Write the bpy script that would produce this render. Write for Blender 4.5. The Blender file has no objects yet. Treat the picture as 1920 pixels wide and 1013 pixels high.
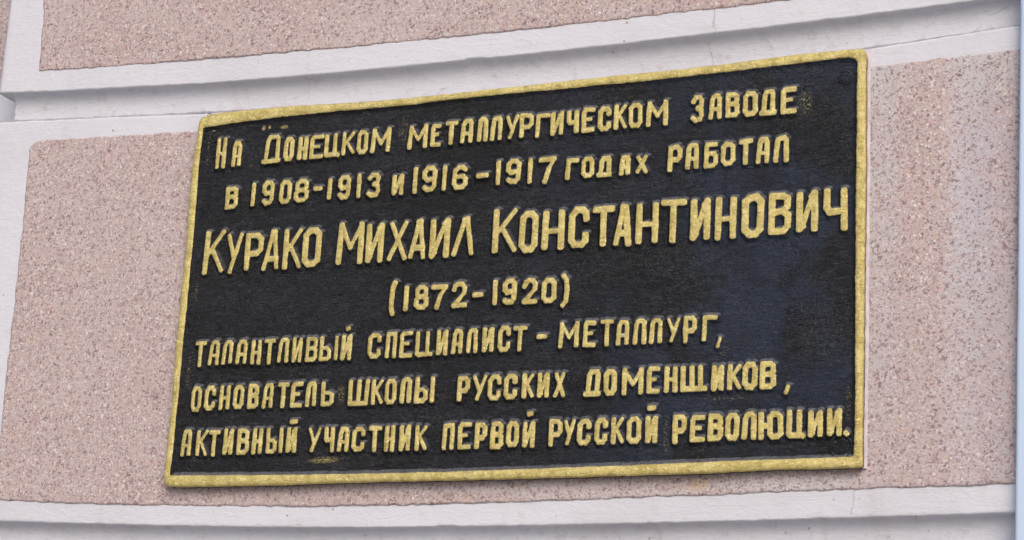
import bpy, math
import numpy as np
from mathutils import Matrix, Vector
C = bpy.context.scene.collection
scene = bpy.context.scene

# ------------------------------------------------------------------ camera
# f, vanishing points and scale solved from the plaque's four corners (1920x1013 pixels)
F = 4035.12; PX, PY = 960.0, 506.0
xd = -np.array([-9487.93, -611.57, -F]); xd /= np.linalg.norm(xd)     # world X in camera axes
zd = np.array([786.86, 14416.1, -F]);    zd -= zd.dot(xd)*xd; zd /= np.linalg.norm(zd)
yd = np.cross(zd, xd)
RW = np.column_stack([xd, yd, zd])          # world -> camera
TOP = 0.017                                 # plaque face stands this far proud of the wall
def ray(px, py):
    px = np.asarray(px, float); py = np.asarray(py, float)
    d = np.stack([px-PX, -(py-PY), -F*np.ones_like(px)], -1)
    return d @ RW                           # RW^T * d
_a = ray(308, 908); _b = ray(1615, 877)
_w = _b[0]/_b[1] - _a[0]/_a[1]
DIST = 1.0/_w                               # plaque 1.0 m wide
CAM = np.array([-_a[0]/_a[1]*DIST, -TOP-DIST, 1.60])
def un(px, py, y=0.0):                      # pixel -> point of the plane at depth y
    d = ray(px, py); t = (y-CAM[1])/d[..., 1]
    return CAM[0]+d[..., 0]*t, CAM[2]+d[..., 2]*t
cam = bpy.data.cameras.new('camera'); co = bpy.data.objects.new('camera', cam); C.objects.link(co)
M = Matrix([list(RW[0]), list(RW[1]), list(RW[2])]).transposed().to_4x4(); M.translation = Vector(CAM)
co.matrix_world = M
cam.sensor_width = 36; cam.lens = F/1920*36; cam.clip_start = 0.05; cam.clip_end = 2000
scene.camera = co

# ------------------------------------------------------------------ sky, sun, exposure
SUN_EL, SUN_AZ = 38.0, 30.0                 # azimuth from -Y (out of the wall) towards +X
w = bpy.data.worlds.new("World"); scene.world = w; w.use_nodes = True
nt = w.node_tree; nt.nodes.clear()
sky = nt.nodes.new('ShaderNodeTexSky'); sky.sky_type = 'NISHITA'; sky.sun_disc = False
sky.sun_elevation = math.radians(SUN_EL); sky.sun_rotation = math.radians(180-SUN_AZ)
sky.air_density = 1.0; sky.dust_density = 4.0; sky.ozone_density = 1.0
bg = nt.nodes.new('ShaderNodeBackground'); bg.inputs[1].default_value = 0.10
ow = nt.nodes.new('ShaderNodeOutputWorld')
nt.links.new(sky.outputs[0], bg.inputs[0]); nt.links.new(bg.outputs[0], ow.inputs[0])
sl = bpy.data.lights.new('sun', 'SUN'); sl.energy = 1.1; sl.angle = math.radians(40); sl.color = (1, .955, .91)
so = bpy.data.objects.new('sun', sl); C.objects.link(so); so.location = (0, -4, 8)
_e, _z = math.radians(SUN_EL), math.radians(SUN_AZ)
sd = Vector((math.sin(_z)*math.cos(_e), -math.cos(_z)*math.cos(_e), math.sin(_e)))
so.rotation_euler = sd.to_track_quat('Z', 'Y').to_euler()
scene.view_settings.view_transform = 'Standard'; scene.view_settings.look = 'None'
scene.view_settings.exposure = 0.49; scene.view_settings.gamma = 1
scene.render.resolution_x = 1024; scene.render.resolution_y = 540

# ------------------------------------------------------------------ helpers
rng = np.random.default_rng(7)
_LAT = rng.random((64, 64))*2-1
def vnoise(x, y):                            # smooth value noise in -1..1
    x = np.asarray(x, float); y = np.asarray(y, float)
    xi = np.floor(x).astype(int); yi = np.floor(y).astype(int)
    fx = x-xi; fy = y-yi; fx = fx*fx*(3-2*fx); fy = fy*fy*(3-2*fy)
    g = lambda a, b: _LAT[a % 64, b % 64]
    return (g(xi, yi)*(1-fx)+g(xi+1, yi)*fx)*(1-fy)+(g(xi, yi+1)*(1-fx)+g(xi+1, yi+1)*fx)*fy
def fnoise(x, y, f, o=3):
    s = 0; a = 1
    for k in range(o):
        s = s+a*vnoise(x*f+17.3*k, y*f+5.1*k); f *= 2.03; a *= .5
    return s/1.75
def poly(pts, y=0.0):                        # traced pixel polyline -> sorted world X, Z on plane y
    p = np.array(pts, float); X, Z = un(p[:, 0], p[:, 1], y)
    return X, Z
def along(pts, y=0.0, swap=False):           # z as a function of x (or x of z), extended straight
    X, Z = poly(pts, y)
    a, b = (Z, X) if swap else (X, Z)
    o = np.argsort(a); a, b = a[o], b[o]
    c_ = np.polyfit(a, b, 3 if len(a) > 6 else 2) if len(a) > 2 else np.polyfit(a, b, 1)
    aa = np.linspace(a[0], a[-1], 40); bb = np.polyval(c_, aa)
    if not swap: bb = .8*bb+.2*np.interp(aa, a, b)
    a, b = aa, bb
    s0 = (b[-1]-b[0])/(a[-1]-a[0])
    a = np.concatenate([[a[0]-3], a, [a[-1]+3]]); b = np.concatenate([[b[0]-3*s0], b, [b[-1]+3*s0]])
    ker = 0.035
    def f(q):
        q = np.asarray(q, float)
        return sum(np.interp(q+k*ker, a, b) for k in (-1, -.5, 0, .5, 1))/5
    return f
def mesh(name, V, Fc, mat, parent=None, smooth=True, attrs=None):
    me = bpy.data.meshes.new(name)
    V = np.asarray(V, np.float32); Fc = np.asarray(Fc, np.int32)
    me.vertices.add(len(V)); me.vertices.foreach_set('co', V.ravel())
    k = Fc.shape[1]
    me.loops.add(Fc.size); me.loops.foreach_set('vertex_index', Fc.ravel())
    me.polygons.add(len(Fc)); me.polygons.foreach_set('loop_start', np.arange(len(Fc), dtype=np.int32)*k)
    me.polygons.foreach_set('loop_total', np.full(len(Fc), k, np.int32))
    me.polygons.foreach_set('use_smooth', np.full(len(Fc), smooth, bool))
    for an, av in (attrs or {}).items():
        at = me.attributes.new(an, 'FLOAT', 'POINT'); at.data.foreach_set('value', np.asarray(av, np.float32).ravel())
    me.update(calc_edges=True); me.validate()
    me.materials.append(mat)
    o = bpy.data.objects.new(name, me); C.objects.link(o)
    if parent: o.parent = parent; o.matrix_parent_inverse = parent.matrix_world.inverted()
    return o
def gridfaces(nr, nc, flip=False):
    i = np.arange(nr-1)[:, None]*nc+np.arange(nc-1)[None, :]
    f = np.stack([i, i+1, i+nc+1, i+nc], -1).reshape(-1, 4)
    return f[:, ::-1] if flip else f
def surf(name, X, Y, Z, mat, parent=None, flip=False, attrs=None):
    nr, nc = X.shape
    return mesh(name, np.stack([X, Y, Z], -1).reshape(-1, 3), gridfaces(nr, nc, flip), mat, parent, attrs=attrs)
def empty(name, loc):
    o = bpy.data.objects.new(name, None); o.location = loc; o.empty_display_size = .1; C.objects.link(o)
    bpy.context.view_layer.update(); return o
def tag(o, label=None, cat=None, kind=None):
    if label: o['label'] = label
    if cat: o['category'] = cat
    if kind: o['kind'] = kind
    return o

# ------------------------------------------------------------------ materials
class NT:
    def __init__(s, name):
        s.m = bpy.data.materials.new(name); s.m.use_nodes = True; s.t = s.m.node_tree
        s.b = s.t.nodes['Principled BSDF']; s.out = s.t.nodes['Material Output']
        s.tc = s.t.nodes.new('ShaderNodeTexCoord'); s.P = s.tc.outputs['Object']
    def n(s, typ, **kw):
        n = s.t.nodes.new(typ)
        for k, v in kw.items(): setattr(n, k, v)
        return n
    def lk(s, a, b):
        if hasattr(a, 'links') or hasattr(a, 'is_output'): s.t.links.new(a, b)
        else: b.default_value = a
    def math(s, op, a, b=0.0, c=0.0, clamp=False):
        n = s.n('ShaderNodeMath', operation=op, use_clamp=clamp)
        for i, v in enumerate((a, b, c)): s.lk(v, n.inputs[i])
        return n.outputs[0]
    def mapping(s, sc=(1, 1, 1), rot=(0, 0, 0), loc=(0, 0, 0), src=None):
        n = s.n('ShaderNodeMapping'); s.lk(src or s.P, n.inputs[0])
        n.inputs['Scale'].default_value = sc; n.inputs['Rotation'].default_value = rot; n.inputs['Location'].default_value = loc
        return n.outputs[0]
    def noise(s, scale, detail=3, rough=.55, vec=None, dist=0):
        n = s.n('ShaderNodeTexNoise'); s.lk(vec or s.P, n.inputs['Vector'])
        n.inputs['Scale'].default_value = scale; n.inputs['Detail'].default_value = detail
        n.inputs['Roughness'].default_value = rough; n.inputs['Distortion'].default_value = dist
        return n.outputs['Fac']
    def voro(s, scale, feat='F1', vec=None, out='Distance', rnd=1.0):
        n = s.n('ShaderNodeTexVoronoi', feature=feat); s.lk(vec or s.P, n.inputs['Vector'])
        n.inputs['Scale'].default_value = scale; n.inputs['Randomness'].default_value = rnd
        return n.outputs[out]
    def ramp(s, fac, a, b, lo=0., hi=1.):
        n = s.n('ShaderNodeMapRange'); n.interpolation_type = 'SMOOTHSTEP'
        s.lk(fac, n.inputs[0]); n.inputs[1].default_value = a; n.inputs[2].default_value = b
        n.inputs[3].default_value = lo; n.inputs[4].default_value = hi
        return n.outputs[0]
    def mix(s, f, a, b, blend='MIX'):
        n = s.n('ShaderNodeMix', data_type='RGBA', blend_type=blend)
        s.lk(f, n.inputs[0])
        for v, i in ((a, 6), (b, 7)):
            if isinstance(v, tuple): n.inputs[i].default_value = (*v, 1)
            else: s.lk(v, n.inputs[i])
        return n.outputs[2]
    def bump(s, h, dist, strength=1.0, normal=None):
        n = s.n('ShaderNodeBump'); s.lk(h, n.inputs['Height']); n.inputs['Distance'].default_value = dist
        n.inputs['Strength'].default_value = strength
        if normal: s.lk(normal, n.inputs['Normal'])
        return n.outputs[0]
    def xyz(s, src=None):
        n = s.n('ShaderNodeSeparateXYZ'); s.lk(src or s.P, n.inputs[0]); return n.outputs
    def blob(s, cx, cz, rx, rz, src=None):   # soft-edged patch, 1 in the middle
        o = s.xyz(src)
        dx = s.math('DIVIDE', s.math('SUBTRACT', o[0], cx), rx); dz = s.math('DIVIDE', s.math('SUBTRACT', o[2], cz), rz)
        d = s.math('SQRT', s.math('ADD', s.math('MULTIPLY', dx, dx), s.math('MULTIPLY', dz, dz)))
        return s.ramp(d, .35, 1.0, 1, 0)

CRACKS = []
for _x, _y0, _y1, _s, _a in ((578, 95, 172, .05, .22), (1341, 8, 62, .0, .35), (1328, 70, 120, -.1, .28), (1598, 912, 968, .1, .3), (403, 948, 986, -.5, .2), (1752, 12, 40, .9, .18), (1870, 4, 16, 2.6, .6), (1822, 40, 60, 1.5, .45)):
    _p, _q = un(_x, _y0), un(_x, _y1)
    CRACKS.append((float(_p[0]), float(_q[1]), float(_p[1]), _s, _a))
def mat_white(name='painted_render', base=(.60, .605, .668)):
    s = NT(name)
    big = s.noise(3.5, 4, .6); mid = s.noise(30, 5, .65)
    streak = s.noise(1, 4, .6, s.mapping((38, 5, 2.2)))
    col = s.mix(s.ramp(big, .4, .7, 0, .7), base, (base[0]*.90, base[1]*.89, base[2]*.88))
    col = s.mix(s.ramp(streak, .56, .74, 0, .30), col, (.46, .44, .47))
    col = s.mix(s.ramp(mid, .56, .74, 0, .35), col, (.50, .47, .47))
    at0 = s.n('ShaderNodeAttribute', attribute_name='grime_shade').outputs['Fac']
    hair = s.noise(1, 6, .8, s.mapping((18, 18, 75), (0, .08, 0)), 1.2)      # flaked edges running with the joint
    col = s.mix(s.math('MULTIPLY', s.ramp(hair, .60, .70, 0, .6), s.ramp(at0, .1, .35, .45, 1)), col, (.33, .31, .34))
    dirt = s.voro(55, 'F1', vec=s.mapping((1, 1, 1)))
    gate = s.ramp(s.noise(9, 2), .52, .66)
    col = s.mix(s.math('MULTIPLY', s.ramp(dirt, .06, .13, .7, 0), gate), col, (.16, .14, .13))
    o = s.xyz()
    wig = s.math('MULTIPLY', s.math('SUBTRACT', s.noise(24, 4, .7), .5), .030)
    cm = 0.0
    for (cx, z0, z1, slope, amt) in CRACKS:
        zc = (z0+z1)/2
        dx = s.math('SUBTRACT', s.math('ADD', o[0], wig), s.math('MULTIPLY_ADD', s.math('SUBTRACT', o[2], zc), slope, cx))
        line = s.ramp(s.math('ABSOLUTE', dx), .0002, .0009, amt, 0)
        gz = s.ramp(s.math('ABSOLUTE', s.math('SUBTRACT', o[2], zc)), (z1-z0)*.4, (z1-z0)*.55, 1, 0)
        cm = s.math('MAXIMUM', cm, s.math('MULTIPLY', line, gz))
    at = s.n('ShaderNodeAttribute', attribute_name='grime_shade').outputs['Fac']
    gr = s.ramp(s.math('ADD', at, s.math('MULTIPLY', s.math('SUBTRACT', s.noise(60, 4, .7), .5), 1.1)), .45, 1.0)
    col = s.mix(s.math('MULTIPLY', gr, .8), col, (.27, .25, .28))  # dirt, plus shade painted into the hollow joint
    col = s.mix(cm, col, (.22, .20, .20))
    s.lk(col, s.b.inputs['Base Color']); s.b.inputs['Roughness'].default_value = .75
    h = s.math('ADD', s.math('MULTIPLY', mid, .7), s.math('MULTIPLY', s.noise(160, 3, .6), .35))
    h = s.math('ADD', h, s.math('MULTIPLY', hair, .6)); h = s.math('SUBTRACT', h, cm); h = s.math('SUBTRACT', h, s.math('MULTIPLY', gr, .5))
    s.lk(s.bump(h, .0022, .8), s.b.inputs['Normal'])
    return s.m

def mat_granite(name='pink_stone_chip_render', washes=()):
    s = NT(name)
    wv = s.n('ShaderNodeVectorMath', operation='MULTIPLY_ADD')
    nz = s.n('ShaderNodeTexNoise'); nz.inputs['Scale'].default_value = 300; nz.inputs['Detail'].default_value = 2
    s.lk(s.P, nz.inputs['Vector']); s.lk(nz.outputs['Color'], wv.inputs[0]); wv.inputs[1].default_value = (.004,)*3; s.lk(s.P, wv.inputs[2])
    V = wv.outputs[0]
    c1 = s.voro(430, out='Color', vec=V); sep = s.n('ShaderNodeSeparateColor'); s.lk(c1, sep.inputs[0])
    c2 = s.voro(285, out='Color', vec=V); sep2 = s.n('ShaderNodeSeparateColor'); s.lk(c2, sep2.inputs[0])
    base = s.mix(sep.outputs[0], (.360, .272, .270), (.545, .425, .420))
    base = s.mix(s.ramp(sep.outputs[1], .66, .9, 0, .8), base, (.44, .40, .40))          # grey chips
    base = s.mix(s.ramp(sep.outputs[1], .0, .12, .7, 0), base, (.57, .38, .33))           # salmon chips
    base = s.mix(s.ramp(sep.outputs[2], .92, .95, 0, .7), base, (.70, .665, .65))          # quartz
    base = s.mix(s.ramp(sep2.outputs[1], .95, .98, 0, .6), base, (.48, .33, .22))
    big = s.noise(70, 3, .6); base = s.mix(s.ramp(big, .58, .72, 0, .45), base, (.40, .32, .32))
    lf = s.noise(4.5, 4, .6)
    base = s.mix(s.ramp(lf, .42, .68, 0, .35), base, (.50, .44, .44))
    st = s.noise(1, 3, .6, s.mapping((24, 3, 1.2)))
    base = s.mix(s.ramp(st, .56, .72, 0, .30), base, (.52, .47, .49))
    for (cx, cz, rx, rz, colr, amt) in washes:
        mk = s.math('MULTIPLY', s.blob(cx, cz, rx, rz), s.ramp(s.math('ADD', s.noise(26, 5, .75), s.math('MULTIPLY', s.math('SUBTRACT', sep.outputs[0], .5), .35)), .25, .75, .1, 1))
        base = s.mix(s.math('MULTIPLY', mk, amt), base, colr)
    dk = s.ramp(s.noise(38, 3, .6), .3, .7, .55, 1)
    base = s.mix(s.math('MULTIPLY', s.ramp(sep.outputs[2], .11, .17, .9, 0), dk), base, (.215, .155, .165))
    base = s.mix(s.math('MULTIPLY', s.ramp(sep2.outputs[0], .93, .96, 0, .8), dk), base, (.185, .105, .12))
    s.lk(base, s.b.inputs['Base Color']); s.b.inputs['Roughness'].default_value = .8
    h = s.math('ADD', s.voro(420, 'F1', vec=V), s.math('MULTIPLY', s.noise(260, 3, .6), .8))
    s.lk(s.bump(h, .0011, .45), s.b.inputs['Normal'])
    return s.m

def plaque_paint(name, marks=False, blobs=()):
    s = NT(name)
    at = s.n('ShaderNodeAttribute', attribute_name='gold'); g = at.outputs['Fac']     # mm inside the gilded area
    o = s.xyz()
    n1 = s.noise(420, 3, .6); n2 = s.noise(60, 4, .6); n3 = s.noise(9, 3, .6)
    edge = s.math('ADD', g, s.math('MULTIPLY', s.math('SUBTRACT', n1, .5), 1.5))
    edge = s.math('ADD', edge, s.math('MULTIPLY', s.math('SUBTRACT', n2, .5), .8))
    mask = s.ramp(edge, -.25, .35)
    for (cx, cz, rx, rz, thr) in blobs:
        mk = s.math('MULTIPLY', s.blob(cx, cz, rx, rz), s.ramp(s.noise(330, 4, .75, s.mapping((1, 1, 1.6))), thr-.035, thr+.05))
        mask = s.math('MAXIMUM', mask, s.math('MULTIPLY', mk, .6))
    # enamel: brushed black, browner top left, bluer in patches towards the right
    brush = s.noise(1, 6, .72, s.mapping((55, 55, 170), (0, .15, 0)), 1.6)
    brushv = s.noise(1, 4, .65, s.mapping((90, 40, 9)))
    blk = s.mix(s.ramp(brush, .42, .66, 0, 1), (.0020, .0020, .0025), (.017, .017, .021))
    blue = s.math('MULTIPLY', s.ramp(o[0], .40, .90, .12, 1), s.ramp(s.noise(6.5, 5, .65), .40, .60))
    blk = s.mix(s.math('MULTIPLY', blue, .8), blk, (.020, .031, .060))
    blk = s.mix(s.math('MULTIPLY', s.ramp(brushv, .50, .70, 0, .6), s.ramp(o[0], .6, .95)), blk, (.008, .008, .011))
    dust = s.ramp(s.noise(230, 4, .8), .57, .72, 0, .55)
    blk = s.mix(s.math('MULTIPLY', dust, s.ramp(s.noise(14, 3), .38, .6)), blk, (.11, .112, .125))
    # sky sheen painted grey on up-facing slopes, over dust and worn enamel
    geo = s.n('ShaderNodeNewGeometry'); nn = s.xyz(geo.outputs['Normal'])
    slope_sheen = s.math('MULTIPLY', s.ramp(nn[2], .14, .62), s.ramp(s.noise(150, 4, .65), .30, .60, .45, 1))
    blk = s.mix(s.math('MULTIPLY', slope_sheen, .85), blk, (.165, .170, .188))
    fine = s.noise(520, 2, .7); blk = s.mix(s.math('MULTIPLY', s.ramp(fine, .52, .70, 0, .9), s.ramp(s.noise(11, 4, .7), .38, .62, .15, 1)), blk, (.060, .061, .074))
    blk = s.mix(s.ramp(fine, .46, .34, 0, .8), blk, (.002, .002, .003))
    scr = s.noise(1, 4, .75, s.mapping((70, 70, 330), (0, .22, 0)), 1.5)
    blk = s.mix(s.math('MULTIPLY', s.ramp(scr, .55, .70, 0, .75), s.ramp(s.noise(7, 3), .38, .58)), blk, (.070, .072, .085))
    brn = s.ramp(s.noise(200, 3, .7, s.mapping((1, 1, 1), loc=(3, 1, 2))), .66, .74, 0, .6)
    blk = s.mix(s.math('MULTIPLY', brn, s.ramp(n3, .5, .65)), blk, (.12, .085, .045))
    gold = s.mix(s.ramp(n2, .35, .65), (.52, .415, .135), (.70, .585, .235))
    gold = s.mix(s.ramp(n1, .42, .32, 0, .5), gold, (.36, .26, .08))
    gold = s.mix(s.ramp(s.noise(300, 3, .6), .56, .66, 0, .75), gold, (.88, .80, .45))
    gold = s.mix(s.ramp(s.noise(22, 4, .7), .60, .76, 0, .40), gold, (.42, .37, .24))
    gold = s.mix(s.ramp(s.noise(95, 4, .75, s.mapping((1, 1, 1.6))), .56, .70, 0, .6), gold, (.26, .20, .085))
    s.lk(s.mix(mask, blk, gold), s.b.inputs['Base Color'])
    s.lk(s.math('MULTIPLY', mask, .55), s.b.inputs['Metallic'])
    r1 = s.ramp(s.noise(16, 4, .6), .35, .65, .24, .42)
    rr = s.n('ShaderNodeMix'); s.lk(mask, rr.inputs[0]); s.lk(r1, rr.inputs[2]); rr.inputs[3].default_value = .42
    s.lk(rr.outputs[0], s.b.inputs['Roughness'])
    s.b.inputs['Specular IOR Level'].default_value = .32
    h = s.math('ADD', s.math('MULTIPLY', brush, 1.0), s.math('MULTIPLY', n1, .45)); h = s.math('ADD', h, s.math('MULTIPLY', scr, .5))
    h = s.math('ADD', h, s.math('MULTIPLY', n2, .8))
    bn = s.bump(h, .0038, .85); s.lk(s.math('SUBTRACT', .85, s.math('MULTIPLY', mask, .25)), bn.node.inputs['Strength'])
    s.lk(bn, s.b.inputs['Normal'])
    return s.m

def mat_simple(name, col, rough=.7, var=.12, scale=20, bump=.001):
    s = NT(name); n = s.noise(scale, 4, .6)
    s.lk(s.mix(s.ramp(n, .3, .7), tuple(c*(1-var) for c in col), tuple(min(1, c*(1+var)) for c in col)), s.b.inputs['Base Color'])
    s.b.inputs['Roughness'].default_value = rough
    s.lk(s.bump(n, bump, .6), s.b.inputs['Normal'])
    return s.m

W0 = mat_white()
WASH = (.56, .54, .57)
def pw(px, py): a, b = un(px, py, 0.0); return float(a), float(b)
def wash(px, py, rx, rz, col, amt): a, b = pw(px, py); return (a, b, rx, rz, col, amt)
G_MAIN = mat_granite('pink_stone_chip_render', washes=[
    wash(1650, 330, .036, .50, (.47, .45, .48), .85), wash(1660, 120, .06, .07, (.48, .46, .48), .7),
    wash(1820, 330, .045, .30, (.52, .50, .56), .85), wash(1880, 500, .07, .65, (.385, .355, .40), .75), wash(1850, 120, .08, .05, (.48, .47, .48), .75),
    wash(1800, 640, .035, .30, (.48, .46, .50), .5), wash(1480, 905, .14, .016, WASH, .8),
    wash(900, 915, .35, .010, (.50, .47, .49), .7), wash(1310, 911, .020, .012, (.50, .34, .15), .9),
    wash(1210, 925, .30, .012, (.52, .49, .51), .6), wash(1690, 760, .07, .25, (.42, .37, .39), .5),
    wash(352, 700, .010, .30, (.45, .40, .41), .4)])
G_UP = mat_granite('pink_stone_chip_render_upper')

# ------------------------------------------------------------------ traced lines of the wall
PB = [(72,134),(124,131),(215,126),(285,119),(360,111),(472,104),(605,93),(748,81),(1000,54),(1280,23.5),(1347,16),(1480,0),(1700,-26),(1905,-50)]
E1 = [(0,172),(44,174.5),(134,169.5),(268,163.5),(369,157.5),(503,148.5),(637,137.5),(768,121),(895,107.5),(1100,88),(1280,70.5),(1380,60),(1515,43),(1616,30),(1716,15.5),(1817,1.7),(1905,-11)]
L1 = [(0,226),(30,226),(101,222.5),(134,219),(235,215.5),(336,211.5),(600,197),(900,173),(1300,131),(1480,109),(1626,87),(1716,72),(1817,58.7),(1907,45.3)]
PT = [(60,264),(75,261),(201,256),(352,250),(600,225),(900,196),(1300,156),(1629,130),(1659,126.5),(1716,116),(1783,106),(1830,97.5),(1907,91)]
PL2 = [(0,940),(101,943),(201,943),(302,943.5),(436,948),(560,951),(637,951),(750,948.5),(815,946),(1020,941),(1155,935),(1242,931.5),(1414,924.5),(1515,918.5),(1616,913.5),(1783,912),(1901,909.6)]
E2 = [(0,977.7),(201,981),(403,986.8),(637,990),(960,986.5),(1280,978),(1448,975),(1616,969),(1783,966),(1901,961)]
LFU = [(84,-60),(82,0),(72,134)]                                      # upper panel, left edge
LFL = [(53,300),(50,350),(27,558),(18,659),(13,683),(2,797),(-13,945)]  # lower panel, left edge
zPB, zE1, zL1, zPT, zPL2, zE2 = map(along, (PB, E1, L1, PT, PL2, E2))
xLU, xLL = along(LFU, swap=True), along(LFL, swap=True)
XL = float(np.mean([un(15, 0)[0], un(4, 150)[0]]))                     # left arris of the pier
XR = float(un(1906, 500)[0])
print('XL', XL, 'XR', XR, 'cam', CAM, 'dist', DIST)
ZTOP = float(un(0, -120)[1]); ZBOT = float(un(0, 1100)[1])

wall = empty('rusticated_wall', (XL, 0, 0))
tag(wall, 'pink stone chip wall in blocks with white painted borders around the black plaque', 'wall')

DEP = 0.017
def cove():                                   # profile below a block's lower edge: (depth, drop)
    p = [(0, 0), (.0025, -.0004), (.0070, -.0017), (.0110, -.0040), (.0142, -.0074), (.0164, -.0118), (.0178, -.0175),
         (.0186, -.0235), (.0190, -.0300), (.0191, -.0365), (.0189, -.0425), (.0190, -.0470), (.0196, -.0520), (.0200, -.060)]
    return p
def block(name, ztop, zbot, mat, gap=None):
    """front face with softened, slightly uneven arrises, hollow joint below, returning round the left corner"""
    cols = [XL]*3+list(np.arange(XL+.004, XR+.25, .004)); nc = len(cols)
    ret = [.5, .006, .0015]+[0]*(nc-3)        # the first columns run back along the return
    prof = [('t', .020, -.0010), ('t', .0025, -.0004), ('t', .0004, -.0022)]
    prof += [('f', t, 0) for t in (0.0, .009, .02, .04, .08, .2, .35, .5, .65, .8, .92, .96, .98, .991, 1.0)]
    prof += [('b', .0005, .0006), ('b', .0022, .0001)]
    cv = cove() if gap is not None else [(0, 0), (.02, -.0006)]
    rows_X, rows_Y, rows_Z = [], [], []
    c = np.array(cols); r = np.array(ret)
    zt = ztop(c)+fnoise(c, c*0+3, 60, 3)*.0007; zb = zbot(c)+fnoise(c, c*0+9, 70, 4)*.0007
    # small chips knocked off the lower arris
    chip = np.clip(fnoise(c, c*0+21, 38, 2)-.5, 0, 1)*.010
    zb = zb+chip
    kind_ = {'k': 'f'}; rows_G = []
    def add(dy, z, gv=0.0):
        d0 = float(np.mean(dy)) if isinstance(dy, np.ndarray) else dy
        below = kind_['k'] == 'c'
        sh = .022*min(1, d0/.007) if below else 0          # flat soffit on the return
        rows_X.append(np.where(r > 0, XL+sh, np.maximum(c, XL+sh)))
        rows_G.append(c*0+gv); rows_Y.append(dy+r*1.0); rows_Z.append(z)
    for kind, a, b in prof:
        if kind == 't': add(c*0+a, zt+b, 1.0)
        elif kind == 'f':
            z = zt+(zb-zt)*a
            z = z if 0 < a < 1 else z+(-.002 if a == 0 else .0024)
            wob = fnoise(c, z, 7, 3)*.0011+fnoise(c, z, 30, 2)*.0003
            add(wob, z, .75 if a == 0 else (.5 if a == 1.0 else (.25 if a > .985 else 0)))
        else: add(c*0+a, zb+b)
    if gap is not None:
        kind_['k'] = 'c'; hgt = zb-chip-gap(c)                      # full height of the joint, follows the traced lines
        for k, (dy, dz) in enumerate(cv[1:]):
            sc = hgt/.0445
            add(c*0+dy+fnoise(c, c*0+k*.35, 13, 3)*.0006*(k > 1), zb*(1-k/len(cv))+(zb-chip)*(k/len(cv))+dz*sc, .42+.9*max(0, (-dz-.036)/.007) if dz < -.030 else .46)  # even grey of the hollow is painted shade; crease line and patches are dirt
    else:
        add(c*0+.03, zb)
    return surf(name, np.array(rows_X), np.array(rows_Y), np.array(rows_Z), mat, wall, flip=True, attrs={'grime_shade': np.array(rows_G)})

top_fn = lambda x: np.full_like(np.asarray(x, float), ZTOP+.1)
low_fn = lambda x: zE2(x)-.0445
blk_up = block('rendered_block', top_fn, zE1, W0, zL1)
blk_mid = block('rendered_block', lambda x: zL1(x), zE2, W0, low_fn)
blk_lo = block('rendered_block', low_fn, lambda x: np.full_like(np.asarray(x, float), ZBOT-.3), W0)
blk_up['label'] = 'block above the plaque'; blk_mid['label'] = 'block carrying the plaque'; blk_lo['label'] = 'block below the plaque'

def panel(name, zb, zt, xl, xr, mat, parent, rc=.0, proud=.0020, step=.0022):
    """raised stone chip panel with ragged edges; rounded upper left corner of radius rc"""
    nx = int((xr-(-.12))/step); s = np.linspace(0, 1, nx)
    nr = 90; t = np.linspace(0, 1, nr); t = .5-.5*np.cos(np.pi*t)*(.55+.45*np.abs(np.cos(np.pi*t)))
    t = (t-t[0])/(t[-1]-t[0])
    S, T = np.meshgrid(s, t)
    # skirt columns / rows
    X = np.zeros_like(S); Z = np.zeros_like(S)
    zz = .5*(zb(.5)+zt(.5))
    z0, z1 = zb(.2), zt(.2)
    ze = z0+(z1-z0)*T
    xleft = xl(ze)+fnoise(ze, ze*0+2, 120, 3)*.0016
    if rc: xleft = xleft+np.where(z1-ze < rc, rc-np.sqrt(np.clip(rc**2-(rc-(z1-ze))**2, 0, None)), 0)
    X = xleft+(xr-xleft)*S
    b = zb(X)+fnoise(X, X*0+5, 110, 4)*.0016; tt = zt(X)+fnoise(X, X*0+8, 110, 4)*.0016
    Z = b+(tt-b)*T
    Y = -proud+fnoise(X, Z, 9, 3)*.0008+fnoise(X, Z, 160, 2)*.0003
    ed = np.minimum.reduce([np.abs(Z-b), np.abs(tt-Z), np.abs(X-xleft)])
    Y = Y+np.clip(1-ed/.0022, 0, 1)**2*.0018
    def pad(A, dA):                                   # fold the rim back into the wall
        top = A[-1:]; bot = A[:1]; A = np.vstack([bot, A, top])
        return np.hstack([A[:, :1], A, A[:, -1:]])
    X, Z, Y = pad(X, 0), pad(Z, 0), pad(Y, 0)
    Y[0] = Y[-1] = .004; Y[:, 0] = Y[:, -1] = .004
    return surf(name, X, Y, Z, mat, parent)
panel('stone_chip_panel', zPB, lambda x: np.full_like(np.asarray(x, float), ZTOP+.1), xLU, XR+.1, G_UP, blk_up)
panel('stone_chip_panel', zPL2, zPT, xLL, XR+.1, G_MAIN, blk_mid, rc=.018)
panel('stone_chip_panel', lambda x: np.full_like(np.asarray(x, float), ZBOT-.25), lambda x: low_fn(x)-.04, xLL, XR+.1, G_UP, blk_lo)

# set-back wall seen past the pier's left arris
rw = empty('recessed_wall', (XL-.5, .10, 0)); tag(rw, 'darker pink wall set back behind the left edge of the bordered blocks', 'wall')
def sheet(name, x0, x1, z0, z1, y, mat, parent, amp=.0008, st=.01):
    X, Z = np.meshgrid(np.arange(x0, x1+st, st), np.arange(z0, z1+st, st))
    return surf(name, X, y+fnoise(X, Z, 12, 3)*amp, Z, mat, parent)
zj = float(un(-60, 120)[1])
sheet('render_border', XL-1.2, XL+.3, ZBOT-.2, zj, .100, W0, rw)
sheet('stone_chip_panel', XL-1.2, XL+.3, zj, ZTOP+.3, .098, G_UP, rw)

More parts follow.
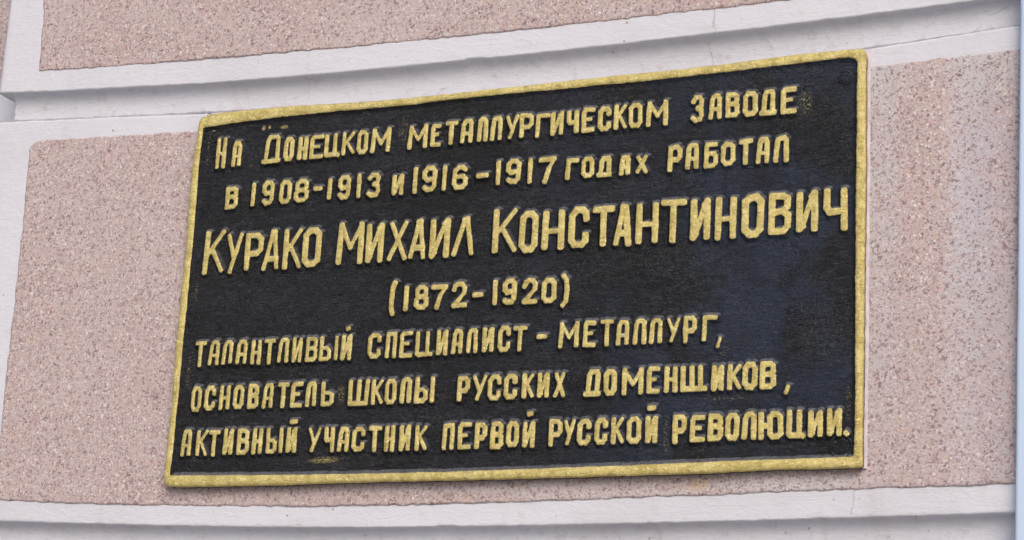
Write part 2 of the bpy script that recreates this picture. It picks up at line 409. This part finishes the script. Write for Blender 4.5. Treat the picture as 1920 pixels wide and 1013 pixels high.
# ------------------------------------------------------------------ pale blue strip at the right edge
blue = mat_simple('pale_blue_paint', (.49, .60, .77), .55, .02, 6, .0006)
st = empty('painted_strip', (XR, 0, 0)); tag(st, 'plain pale blue upright strip along the right end of the pink wall', 'wall trim')
def strip():
    z = np.linspace(ZBOT-.4, ZTOP+.3, 160)
    e1 = along([(1912,0),(1907,500),(1901.5,1013)], -.02, swap=True)
    pr = [(0.0, .02), (0.0, -.014), (.0008, -.0175), (.0022, -.0195), (.005, -.020), (.08, -.020), (.30, -.020)]
    X = np.array([e1(z)+a+fnoise(z, z*0, 30, 2)*.0004 for a, b in pr]); Y = np.array([z*0+b for a, b in pr]); Z = np.array([z for _ in pr])
    surf('strip_face', X, Y, Z, blue, st, flip=True)
strip()

# ------------------------------------------------------------------ plaque
YT = -TOP                       # plane of the gilded faces
RELIEF = .0046
YP = YT+RELIEF                  # plane of the black ground
def up(px, py): a, b = un(px, py, YT); return a, b
def pt(px, py): a, b = up(px, py); return float(a), float(b)
def gblob(px, py, rx, rz, thr): a, b = pt(px, py); return (a, b, rx, rz, thr)
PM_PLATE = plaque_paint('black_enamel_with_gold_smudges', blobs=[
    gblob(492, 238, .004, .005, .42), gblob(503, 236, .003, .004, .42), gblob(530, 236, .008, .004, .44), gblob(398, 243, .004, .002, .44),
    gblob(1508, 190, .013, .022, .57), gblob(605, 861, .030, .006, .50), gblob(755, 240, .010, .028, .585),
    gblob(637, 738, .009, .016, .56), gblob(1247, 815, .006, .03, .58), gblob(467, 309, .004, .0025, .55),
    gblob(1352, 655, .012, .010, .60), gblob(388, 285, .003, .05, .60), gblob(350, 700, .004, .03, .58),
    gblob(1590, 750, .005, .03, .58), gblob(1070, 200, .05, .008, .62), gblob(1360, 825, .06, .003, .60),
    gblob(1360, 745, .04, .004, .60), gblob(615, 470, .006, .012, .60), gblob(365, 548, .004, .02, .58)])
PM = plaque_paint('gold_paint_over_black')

plaque = empty('memorial_plaque', (*pt(940, 908)[:1], 0, pt(940, 890)[1]))
tag(plaque, 'cast black memorial plaque with raised gold Cyrillic lettering and gold rim on pink wall', 'plaque')

TO = [(384,216),(397,212.5),(435,207.5),(544,197.5),(674,190.5),(770,182.5),(827,176),(957,162.5),(1100,146),(1230,133),(1280,128.5),(1381,116),(1481,102),(1582,92.5),(1610,91)]
TI = [(381,238.6),(479,224.5),(631,208),(770,196),(849,185.5),(957,175),(1100,162),(1252,147),(1380,132),(1481,119.5),(1582,108),(1607,106.5)]
LO = [(373,226),(368,262),(361,302),(356,343),(349,441),(341,525),(336,575),(327,659),(325,690),(321,757),(312,841),(307,889)]
LI = [(381,240),(377,270),(373,302),(370,343),(362.5,441),(354,525),(350,575),(341,659),(339,690),(332,757),(324,841),(319,884)]
BO = [(314,911),(345,912),(369,911.5),(503,909.5),(630,905),(750,901.8),(881,899),(1020,895.5),(1090,893.5),(1221,889.4),(1360,885),(1448,879.5),(1605,876.5)]
BI = [(322,891),(336,891),(503,890),(637,888.5),(830,884),(1020,878),(1090,875),(1280,867.6),(1448,861),(1595,856.5)]
RO = [(1623.5,100),(1622.5,300),(1620,520),(1619,660),(1617,800),(1616.5,868)]
RI = [(1607,116),(1605.5,300),(1603,520),(1603.5,660),(1602,800),(1600,852)]
f_ = lambda p, s=False: along(p, YT, swap=s)
def along_tight(pts, y, swap=False):
    X, Z = poly(pts, y); a, b = (Z, X) if swap else (X, Z); o = np.argsort(a); a, b = a[o], b[o]
    k1 = (b[-1]-b[0])/(a[-1]-a[0])
    a = np.concatenate([[a[0]-1], a, [a[-1]+1]]); b = np.concatenate([[b[0]-k1], b, [b[-1]+k1]])
    return lambda q: (np.interp(q, a, b)+np.interp(q-.01, a, b)+np.interp(q+.01, a, b))/3
tTO, tTI, tBO, tBI = (along_tight(p, YT) for p in (TO, TI, BO, BI))
tLO, tLI, tRO, tRI = (along_tight(p, YT, True) for p in (LO, LI, RO, RI))

def base_wob(x, z):             # gentle unevenness of the casting
    return fnoise(x, z, 9, 3)*.00035+fnoise(x, z, 48, 3)*.00042
# distance fields of the rim outlines (positive inside)
def corners(bf, lf, tf, rf):
    """sample a closed outline, corners softened"""
    def cross(hf, vf, x, z):
        for _ in range(30): z = float(hf(x)); x = float(vf(z))
        return x, z
    return [cross(bf, lf, 0, .0), cross(bf, rf, 1, 0), cross(tf, rf, 1, .5), cross(tf, lf, 0, .5)]
def ring(bf, lf, tf, rf, rad, n=(520, 300)):
    (x0, z0), (x1, z1), (x2, z2), (x3, z3) = corners(bf, lf, tf, rf)
    P = []
    s = np.linspace(0, 1, n[0], endpoint=False); x = x0+(x1-x0)*s; P.append(np.stack([x, bf(x)], -1))
    s = np.linspace(0, 1, n[1], endpoint=False); z = z1+(z2-z1)*s; P.append(np.stack([rf(z), z], -1))
    s = np.linspace(0, 1, n[0], endpoint=False); x = x2+(x3-x2)*s; P.append(np.stack([x, tf(x)], -1))
    s = np.linspace(0, 1, n[1], endpoint=False); z = z3+(z0-z3)*s; P.append(np.stack([lf(z), z], -1))
    P = np.vstack(P)
    # soften corners: running average over a window near each corner
    idx = [0, n[0], n[0]+n[1], 2*n[0]+n[1]]; N = len(P); Q = P.copy()
    for ci, r in zip(idx, rad):
        if r <= 0: continue
        c = P[ci].copy()
        a0 = (ci-int(r))%N; a1 = (ci+int(r))%N
        A, B = P[a0], P[a1]
        for k in range(-int(r), int(r)+1):
            u = (k+r)/(2*r); Q[(ci+k) % N] = (1-u)**2*A+2*u*(1-u)*c+u*u*B
    return Q
OUT = ring(tBO, tLO, tTO, tRO, (6, 3, 5, 7)); INN = ring(tBI, tLI, tTI, tRI, (2, 3, 7, 2))
def nrm(Q):
    d = np.roll(Q, -1, 0)-np.roll(Q, 1, 0); d /= np.linalg.norm(d, axis=1)[:, None]
    return np.stack([d[:, 1], -d[:, 0]], -1)      # outward for this (counter-clockwise) order
NO, NI = nrm(OUT), nrm(INN)
k_ = np.arange(len(OUT)); ang = k_/len(OUT)*2*np.pi
rag = lambda s, f, a: fnoise(np.cos(ang)*f+s, np.sin(ang)*f+s*2, 1, 3)*a
OUTj = OUT+NO*(rag(3, 70, .0007)+rag(9, 16, .0006))[:, None]; INNj = INN+NI*(rag(30, 80, .0007)+rag(50, 16, .0005))[:, None]
mid = lambda u: OUTj*(1-u)+INNj*u
rows = []   # (xz, y, gold mm)
rows.append((OUTj-NO*.0012, .028, -6)); rows.append((OUTj-NO*.0008, YT+.0085, -4)); rows.append((OUTj+NO*.0001, YT+.005, 1)); rows.append((OUTj, YT+.0022, 4)); rows.append((mid(.05), YT+.0008, 4))  # side black towards the wall: a contact shadow put into the paint
rows.append((mid(.13), YT+.0000, 4)); rows.append((mid(.3), YT-.0005, 4)); rows.append((mid(.5), YT-.0007, 4)); rows.append((mid(.7), YT-.0006, 4))
rows.append((mid(.88), YT-.0002, 1.8)); rows.append((mid(1.0), YT+.0007, .0)); rows.append((INNj-NI*.0012, YT+.0021, -1.6))
rows.append((INNj-NI*.0028, YT+.0034, -3)); rows.append((INNj-NI*.0048, YT+.0043, -4)); rows.append((INNj-NI*.0065, YT+.0053, -5))
Xr = np.array([np.append(r[0][:, 0], r[0][0, 0]) for r in rows]); Zr = np.array([np.append(r[0][:, 1], r[0][0, 1]) for r in rows])
Yr = np.array([Xr[0]*0+r[1] for r in rows])
Yr[1:-1] += fnoise(Xr[1:-1], Zr[1:-1], 90, 3)*.00045+fnoise(Xr[1:-1], Zr[1:-1], 14, 2)*.0003
gold = np.array([Xr[0]*0+r[2] for r in rows])
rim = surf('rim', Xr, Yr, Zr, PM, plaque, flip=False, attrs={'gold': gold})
# ground plate
Xc, Zc = np.meshgrid(np.arange(-.01, 1.02, .0032), np.linspace(0, 1, 190))
zb_ = tBI(Xc)+.001; zt_ = tTI(Xc)-.001
Zg = zb_+(zt_-zb_)*Zc
lft = tLI(Zg)+.0005; rgt = tRI(Zg)-.0005; Xg = np.clip(Xc, lft, rgt)
Yg = YP+base_wob(Xg, Zg)
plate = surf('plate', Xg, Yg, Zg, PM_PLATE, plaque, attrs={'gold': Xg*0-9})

# --- glyph skeletons in a unit box (x right, y up)
def arc(cx, cy, rx, ry, a0, a1, n=7):
    return [(cx+rx*math.cos(math.radians(a0+(a1-a0)*k/n)), cy+ry*math.sin(math.radians(a0+(a1-a0)*k/n))) for k in range(n+1)]
def rr(x0, y0, x1, y1, c=.22, d=None):      # octagonal ring
    d = d or c*.55
    return [(x0+c, y0), (x1-c, y0), (x1, y0+d), (x1, y1-d), (x1-c, y1), (x0+c, y1), (x0, y1-d), (x0, y0+d), (x0+c, y0)]
O_ = [rr(0, 0, 1, 1, .26, .16)]
BIGO = [rr(0, 0, 1, 1, .30, .13)]
Pi = [[(0, 0), (.10, .80), (.22, .95), (.42, 1), (.80, 1), (.98, .90), (1, 0)]]
G = {
 'А': [[(0, 0), (.14, .82), (.30, .97), (.55, 1), (.86, .98), (1, .85), (1, 0)], [(.08, .36), (1, .36)]],
 'а': [[(0, 0), (.05, .80), (.25, 1), (.75, 1), (1, .82), (1, 0)], [(0, .38), (1, .38)]],
 'A3': [[(0, 0), (.52, 1), (.66, 1), (1, 0)], [(.18, .26), (.9, .26)]],
 'Б': [[(.92, 1), (.08, 1), (0, .9), (0, 0), (.72, 0), (1, .12), (1, .42), (.8, .56), (0, .56)]],
 'В': [[(0, 0), (0, 1), (.68, 1), (.95, .90), (.95, .66), (.68, .54), (.05, .54)], [(.68, .54), (1, .42), (1, .12), (.75, 0), (0, 0)]],
 'Г': [[(0, 0), (.05, 1), (1, 1)]],
 'Д': [[(0, 0), (1, 0)], [(.16, 0), (.24, .84), (.38, 1), (.82, 1), (.90, .9), (.90, 0)]],
 'Е': [[(1, 1), (.14, 1), (0, .88), (0, .0), (1, 0)], [(0, .52), (.72, .52)]],
 'И': [[(0, 1), (0, 0), (.16, .08), (.84, .92), (1, 1), (1, 0)]],
 'К': [[(0, 1), (0, 0)], [(.95, 1), (.18, .50)], [(.32, .58), (1, 0)]],
 'Л': Pi, 'П': [[(0, 0), (.06, 1), (1, 1), (1, 0)]],
 'L3': [[(0, 0), (.55, 1), (.68, 1), (1, 0)]],
 'М': [[(0, 0), (.06, 1), (.52, .36), (1, 1), (1, 0)]],
 'Н': [[(0, 0), (.03, 1)], [(1, 0), (1, 1)], [(0, .48), (1, .48)]],
 'О': O_, 'Р': [[(0, 0), (0, 1), (.72, 1), (1, .86), (1, .56), (.72, .42), (.05, .42)]],
 'С': [[(1, .74), (.98, .88), (.76, 1), (.28, 1), (0, .82), (0, .16), (.24, 0), (.74, 0), (.98, .12), (1, .24)]],
 'Т': [[(0, 1), (1, 1)], [(.5, 1), (.5, 0)]],
 'У': [[(0, 1), (.46, .42)], [(1, 1), (.30, 0)]],
 'Х': [[(.08, 1), (1, 0)], [(.95, 1), (0, 0)]],
 'Ц': [[(0, 1), (0, .06), (.1, 0), (1, 0), (1.04, -.02)], [(.76, 1), (.76, 0)]],
 'Ч': [[(0, 1), (0, .56), (.16, .46), (.95, .46)], [(.97, 1), (1, 0)]],
 'Ш': [[(0, 1), (0, 0), (1, 0), (1, 1)], [(.5, 1), (.5, 0)]],
 'Щ': [[(0, 1), (0, 0), (1, 0)], [(.42, 1), (.42, 0)], [(.80, 1), (.80, 0)]],
 'Ы': [[(0, 1), (0, 0), (.38, 0), (.56, .10), (.56, .38), (.38, .52), (0, .52)], [(1, 1), (1, 0)]],
 'Ь': [[(0, 1), (0, 0), (.70, 0), (1, .12), (1, .42), (.72, .54), (0, .54)]],
 'Ю': [[(0, 0), (0, 1)], [(0, .48), (.46, .48)], rr(.46, 0, 1, 1, .16, .14)],
 '0': O_, '1': [[(.5, 0), (.5, 1)]],
 '2': [[(.04, .74), (.12, .92), (.40, 1), (.76, .98), (1, .80), (.94, .58), (.5, .26), (.06, 0), (1, 0)]],
 '3': [[(.04, .84), (.30, 1), (.72, 1), (.96, .84), (.90, .62), (.56, .52)], [(.56, .52), (.92, .44), (1, .20), (.78, .02), (.34, 0), (.0, .12)]],
 '6': [[(.96, .86), (.70, 1), (.34, 1), (.06, .82), (0, .20), (.22, 0), (.74, 0), (1, .14), (1, .40), (.78, .54), (.10, .50)]],
 '7': [[(0, 1), (1, 1), (.62, .55), (.34, 0)]],
 '8': [rr(.08, .52, .94, 1, .24, .12), rr(0, 0, 1, .52, .26, .13)],
 '9': [[(.04, .10), (.30, 0), (.72, 0), (.95, .16), (1, .84), (.74, 1), (.26, 1), (0, .84), (0, .60), (.26, .45), (.94, .50)]],
 '-': [[(0, .5), (1, .5)]], '.': [[(.3, .6), (.55, .35)]], ',': [[(1, 1), (0, 0)]],
 '(': [[(1, 1), (.35, .86), (.12, .5), (.1, .14), (.6, 0)]], ')': [[(0, 1), (.75, .86), (1, .5), (.75, .14), (.0, 0)]],
}
G['Й'] = G['И']
# (glyph, left, right, baseline, cap line) traced from the photograph, in its pixels
R1 = [('Н',402.6,426.5,315.5,258.5),('а',433,454.7,311.4,264),('Д',489,524.6,306,252.5),('О',530,552.4,301.6,257),('Н',556,578.5,299.4,256),
('Е',579.6,605.6,297,253),('Ц',606.7,635,294,250.6),('К',639,666,290.5,246.5),('О',667.5,691,288.6,244),('М',693.5,733.7,286,240),
('М',763.5,803,278.5,234),('Е',806,827,275,231.7),('Т',835.5,859.4,272,226.5),('А',861.6,887.7,267.5,222),('Л',893,916,265,219),('Л',918,943,263,217.5),
('У',948.5,974.5,261,214.5),('Р',972.8,1001.7,258,212),('Г',1002.8,1032,257.7,212),('И',1031,1057.5,253.5,209),('Ч',1061,1086,250,206.5),('Е',1089,1115,247.5,201.5),
('С',1120,1146.7,245.5,199.5),('К',1150,1176,242,195),('О',1177.5,1205,239,192),('М',1210.7,1253,235.5,188),
('3',1294,1321,229.5,178),('А',1328,1354,223,175.6),('В',1359.5,1386.6,219.5,172.5),('О',1392,1421,217.5,171),('Д',1423,1455.5,215.5,168),('Е',1463.7,1493.5,212.5,163)]
R2 = [('В',420.4,446,391.7,349.5),('1',468.8,480.7,386,343),('9',489.4,516,384,338.5),('0',522,548,381,337.4),('8',550,578.5,379,335.5),('-',587,604.5,359,347),
('1',611.5,624,374.5,334),('9',631.7,658.8,373,328),('1',665.8,679.5,371,325.5),('3',686,715,369.5,323.5),('И',733.7,757.6,365,327),
('1',772,784.5,363,313),('9',790,820.8,359,311.5),('1',825.8,840,357,310),('6',846,878,354.5,309),('-',892,916,334.5,323),
('1',926.8,940.9,346.5,301),('9',947.4,977.8,345,298),('1',986.5,1000.6,344.5,295.5),('7',1010,1044,343,294),
('Г',1059,1086,336.5,296),('О',1088.5,1115,333,293.5),('Д',1117.5,1147.5,331.5,293),('А',1159.7,1182.5,327.5,290),('Х',1190,1216,325.5,290),
('Р',1251,1280,321.5,271.5),('А',1283.5,1311,317,268),('Б',1319,1346.5,315,266),('О',1350.8,1379,310.5,266),('Т',1385.6,1411.6,309,260),('А',1417,1443,306,256.5),('Л',1449.6,1479,304.5,254)]
R3 = [('К',378.5,422,513,431.5),('У',426,457.7,513,435.5),('Р',455.5,495.7,506,436),('A3',488.6,522.4,507,431.5),('К',528,567,504.6,428),('О3',564,605,500.5,427),
('М',628,683.6,495,416),('И',683.6,721.6,491.6,418),('Х',723,768,489.5,413.5),('A3',763,797.7,486,411.5),('И',803,845,484,409),('L3',844,888,481,406),
('К',921,971,475,391),('О3',971,1010.5,473.5,395),('Н',1013.5,1060,468.5,393.5),('С',1064,1106,465,387),('Т',1111.7,1154,461.5,386),('A3',1147.6,1184,461.5,382),('Н',1190,1235.5,457,381),
('Т',1239.8,1287.6,457,374),('И',1293,1333,449.5,372.5),('Н',1338.8,1382,449,369),('О3',1389.8,1433,445,363),('В',1439.8,1483,439.5,360),('И',1492,1534,435.5,357),('Ч',1543,1590.7,433.5,351.5)]
R4 = [('(',727,745.6,591,525),('1',754,768,583,536),('8',775,803,580,534),('7',808.6,840,579.6,533),('2',844,875,577,527.5),('-',884.6,907,558,546),
('1',921,934.5,572.5,524.5),('9',940.6,970,571,521.5),('2',976.9,1008,569,521),('0',1014,1044,568,521),(')',1049.6,1069,577,512.5)]
R5 = [('Т',367,387.8,688,640),('А',388.9,412.7,684.5,638),('Л',414.5,437.7,682.5,638),('А',440,464.9,682.5,637),('Н',468,491,683,637.5),('Т',496,518,683,635),('Л',518.5,543,679.5,633.5),
('И',545.9,568,679,633),('В',571,595,677.5,631),('Ы',597,635,676.6,629.5),('Й',637.5,661,675.5,627,(652.7,616,5,5)),
('С',688,715.8,671.5,624.5),('П',721,745,671,622.5),('Е',748,773,669.5,621),('Ц',777.7,809,668,621),('И',816.8,840.7,665.5,618),('А',845,869,663.5,616),('Л',873,897,662,614.5),
('И',902.6,927,660,613.5),('С',932,958,659.5,611),('Т',963,989,658,610.5),('-',1005.7,1026,636.5,625),
('М',1045.6,1085.6,651.6,602.5),('Е',1091.7,1117,651,600.5),('Т',1126,1151,649.5,598.5),('А',1154,1180,647.5,599),('Л',1185.5,1212.8,645.5,597),('Л',1216.5,1242.6,644,596),
('У',1249.7,1277,642,594),('Р',1280,1306.6,642.5,592),('Г',1315,1345.7,638.5,590.5),(',',1341,1354,653,630)]
R6 = [('О',356,379.5,771.5,724.5),('С',381,406,769.5,723.5),('Н',409,433,768,722.5),('О',435,459,766.5,721.5),('В',462,485,766,719.5),('А',489.8,513.7,765,718),('Т',522,543,765,717),
('Е',543,567,763.5,716),('Л',570.6,595,762,715),('Ь',600,624,761.5,715),('Ш',651,689.6,760.5,711.5),('К',694,719.5,758.5,711),('О',719.7,744.7,758,710),('Л',748,773,756.5,707),('Ы',776,816.4,755.7,706),
('Р',855.5,882,752.5,705),('У',887,914.5,752.5,702),('С',913,940.6,750.5,702.5),('С',943,971,748.5,700.5),('К',977,1002.5,747,699.5),('И',1006,1030.7,746,698),('Х',1036,1062,745.5,696.5),
('Д',1093.3,1126,743,692.5),('О',1130.7,1157,741.5,691.5),('М',1164,1207,739.5,689.5),('Е',1211.5,1237,738,686.5),('Н',1243.7,1270.8,735,686),('Щ',1274.5,1325.7,734,685),
('И',1332.7,1357.7,732.6,684),('К',1362.7,1391,731.5,682),('О',1391,1420.7,730.5,679),('В',1423.5,1455,729,677.5),(',',1468,1483,741,720)]
R7 = [('А',337,360.8,854.5,804.5),('К',365,390,855,805),('Т',392,413,855,806.5),('И',416,439,852,803.5),('В',442,466.8,852,803),('Н',470.5,493.7,851,803),('Ы',496.5,532,850,802),('Й',534.5,558,849,801,(550.8,791,8,4)),
('У',578,604,848.5,800),('Ч',605,629,848,800),('А',631,656,847,800),('С',658,685.5,846.5,800),('Т',691.7,716.6,847.5,798),('Н',718.8,741.6,847,797.5),('И',746.6,771,845.5,796.5),('К',776,801,845,796.5),
('П',827,853,843.5,793),('Е',856.7,882.8,842.5,791.5),('Р',888,914,842,792),('В',918,943.6,841.5,790.5),('О',948,974,838,789),('Й',978,1004,839,790,(994,776,6,5)),
('Р',1027.8,1055.5,837,785.5),('У',1056.6,1080.5,836,785),('С',1080.5,1108.8,834.5,785),('С',1113.5,1139.8,833.5,783),('К',1144.6,1170.6,832,782),('О',1174,1202.8,832,781),('Й',1208.6,1233.6,831,780,(1221.7,765,8,5)),
('Р',1259.7,1288,831.5,777),('Е',1292.7,1322,828.5,777.5),('В',1326,1355.5,827,775),('О',1358.8,1386.6,826.5,773.5),('Л',1389.8,1418.5,824,772),('Ю',1421,1468.5,824,771),('Ц',1474,1509,821,768),
('И',1514.7,1543,819.5,769),('И',1549.5,1578.8,817.5,765),('.',1578.5,1595,820,804)]
G['О3'] = BIGO
SW = {1: (6.9, 9.4), 2: (7.3, 9.6), 3: (9.4, 13.2), 4: (7.9, 10.0), 5: (6.5, 9.2), 6: (7.0, 10.2), 7: (6.9, 10.4)}  # stroke width at either end of each line, px
def seg_dist(P, A, B):
    d = B-A; L = max(1e-9, np.linalg.norm(d)); e = d/L; q = P-A
    al = q @ e; pe = np.abs(q @ np.array([-e[1], e[0]]))
    al = np.maximum(np.maximum(-al, al-L), 0)            # squarish stroke ends, as cut pattern letters have
    return (al**2.7+pe**2.7)**(1/2.7)
NAMES = {'-': 'hyphen', '.': 'full_stop', ',': 'comma', '(': 'bracket', ')': 'bracket'}
SLOPE = .0050; STEP = .00080
def glyph(row, it):
    g, xl, xr, yb, yt = it[:5]
    sw = np.interp(xl, (380, 1500), SW[row])*(1+.06*vnoise(xl*.31, yb*.1))
    tanroll = 0
    # local scale (m per px)
    a = np.array(pt((xl+xr)/2, yb)); b = np.array(pt((xl+xr)/2+1, yb)); m = abs(b[0]-a[0])
    tl = np.array(pt((xl+xr)/2, yt)); Hh = tl[1]-a[1]
    X0 = pt(xl, yb)[0]; X1 = pt(xr, yt)[0]
    if g == 'Т': X0 = pt(xl, yt)[0]
    if g in ('2', '8', 'Е', 'Щ', 'Ц', 'Д', 'Ш', 'Б', 'L3', 'A3', 'К', 'Ь', 'В'): X1 = max(X0+.6*(X1-X0), .5*(X1+pt(xr, yb)[0])) if g not in ('Щ', 'Ц', 'Ш', 'Д', 'L3', 'A3', 'Ь') else pt(xr, yb)[0]
    if g == 'У': X0 = pt(xl, yt)[0]
    if g == '7': X0 = pt(xl, yt)[0]
    hw = sw*m/2
    Z0 = a[1]; Z1 = tl[1]
    # baseline tilt across the letter, from neighbouring rows' direction
    tilt = 0.0
    hw = min(hw, (X1-X0)*{'М': .145, 'Ш': .135, 'Щ': .125, 'Ю': .115, 'Ы': .135}.get(g, .205 if g not in '1-.,()' else .5)) if g not in ('-', '1', '.', ',', '(', ')') else hw
    w_ = max(X1-X0, 2.05*hw); h_ = max(Z1-Z0, 2.05*hw)
    jit = lambda k, s: .022*vnoise(xl*.37+k*3.1, yb*.23+s*7.7)
    segs = []
    for si, st_ in enumerate(G[g]):
        Q = []
        closed = len(st_) > 3 and st_[0] == st_[-1]
        for k, (u, v) in enumerate(st_):
            kk = 0 if (closed and k == len(st_)-1) else k
            ju, jv = jit(kk, si), jit(kk+40, si)
            Q.append(np.array([X0+hw+(w_-2*hw)*(u+ju*1.3), Z0+hw+(h_-2*hw)*(v+jv)]))
        segs += list(zip(Q[:-1], Q[1:]))
    z1 = Z1
    if len(it) > 5 and it[5]:
        bx, by, brx, bry = it[5]; bp = np.array(pt(bx, by)); dx = max(0, (brx-4)*m)
        segs.append((bp-np.array([dx, 0]), bp+np.array([dx, .0005]))); z1 = bp[1]+.002
    pad = hw*.2+SLOPE+.0016
    xs = np.arange(X0-pad, X0+w_+pad+STEP, STEP); zs = np.arange(Z0-pad-(.002 if g in 'ЩЦ' else 0), z1+pad+STEP, STEP)
    X, Z = np.meshgrid(xs, zs); P = np.stack([X, Z], -1)
    d = np.full(X.shape, 9.)
    for A, B in segs: d = np.minimum(d, seg_dist(P, A, B)+(.22*hw if (g in 'НАаЕЫЬ' and abs((B-A)[1]) < .12*h_ and Z0+.3*h_ < A[1] < Z0+.7*h_) else 0)+(.22*hw if abs((B-A)[0]) > .22*w_ and abs((B-A)[1]) > .25*h_ else 0))
    d = d-hw+fnoise(X, Z, 210, 2)*.00042+fnoise(X, Z, 70, 2)*.0005+.0001   # <0 inside the stroke
    u = np.clip(d/SLOPE, 0, 1.6)
    hgt = np.where(u < 1, RELIEF*(1-np.clip(u, 0, 1))**1.45, -(u-1)*.0016)
    inside = np.clip(-d/hw, 0, 1)
    hgt = hgt+np.where(d < 0, .0004*(1-(1-inside)**2.2), 0)-np.where(d < 0, 0, 0)+fnoise(X, Z, 200, 2)*.00022*(u < 1)
    Y = YP+base_wob(X, Z)-hgt
    nr, nc = X.shape; Fc = gridfaces(nr, nc)
    keep = (hgt.ravel()[Fc] > -.0004).any(1); Fc = Fc[keep]
    used = np.unique(Fc); mp = np.full(X.size, -1); mp[used] = np.arange(len(used))
    V = np.stack([X, Y, Z], -1).reshape(-1, 3)[used]
    nm = NAMES.get(g, 'numeral' if (g in '0126789' or (g == '3' and row != 1)) else 'letter')
    cx, cz = float(X0+w_/2), float(Z0+h_/2)
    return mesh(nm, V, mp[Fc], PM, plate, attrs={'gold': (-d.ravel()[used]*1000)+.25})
cnt = 0; tri = 0
for r, R in enumerate((R1, R2, R3, R4, R5, R6, R7), 1):
    for it in R:
        o = glyph(r, it); cnt += 1; tri += len(o.data.polygons)*2
print('glyphs', cnt, 'tris', tri)

# painted-over slotted fixing screws in the corners
def screw(px, py, rpx, slot):
    cx, cz = pt(px, py); r = rpx*.0008
    n = 28; ringr = [0.0, .5, .74, .80, .86, .92, .98, 1.04, 1.12]; hh = [.0006, .0006, .0005, -.0005, -.0005, .0013, .0014, .0004, -.0012]
    V, Fc = [], []
    A = np.arange(n)/n*2*np.pi
    X = np.array([cx+np.cos(np.append(A, 0))*r*q for q in ringr]); Z = np.array([cz+np.sin(np.append(A, 0))*r*q for q in ringr])
    Y = np.array([np.full(n+1, YP-.0003-h) for h in hh])+base_wob(X, Z)
    # slot: pull vertices in along a line
    ca, sa = math.cos(slot), math.sin(slot); dd = np.abs(-(X-cx)*sa+(Z-cz)*ca)
    Y = Y+np.clip(1-dd/.0016, 0, 1)*.0011*(np.array(ringr)[:, None] < .9)
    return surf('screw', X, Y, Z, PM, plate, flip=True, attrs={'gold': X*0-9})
screw(1575, 836, 18, -.9); screw(357, 869, 12, 1.1); screw(1584, 143, 11, .9); screw(402, 256, 10, .3)

# mortar bead that bedded the right and lower sides of the plaque
MB = mat_simple('mortar_smear', (.56, .50, .53), .85, .12, 90, .001)
z = np.linspace(float(tBO(.98))+.001, float(tTO(.99))+.003, 330); bx = tRO(z)
offs = [(-.004, .0125), (.0002, .0125), (.0012, .0130), (.0020, .0145), (.0026, .0180), (.0036, .0225)]
X = np.array([bx+a*(1+.22*fnoise(z, z*0+a*900, 45, 3))+(.0006 if i else 0) for i, (a, b) in enumerate(offs)])
Y = np.array([z*0-TOP+b+fnoise(z, z*0+3+i, 60, 3)*.0006 for i, (a, b) in enumerate(offs)]); Z = np.array([z for _ in offs])
surf('mortar_bead', X, Y, Z, MB, wall, flip=True)

# ------------------------------------------------------------------ ground in front of the wall (bounces light; below the frame)
gm = mat_simple('pale_paving', (.34, .33, .32), .9, .15, 3, .002)
g = mesh('ground', [(-400, -800, 0), (400, -800, 0), (400, 400, 0), (-400, 400, 0)], [(0, 1, 2, 3)], gm, smooth=False)
tag(g, kind='structure')
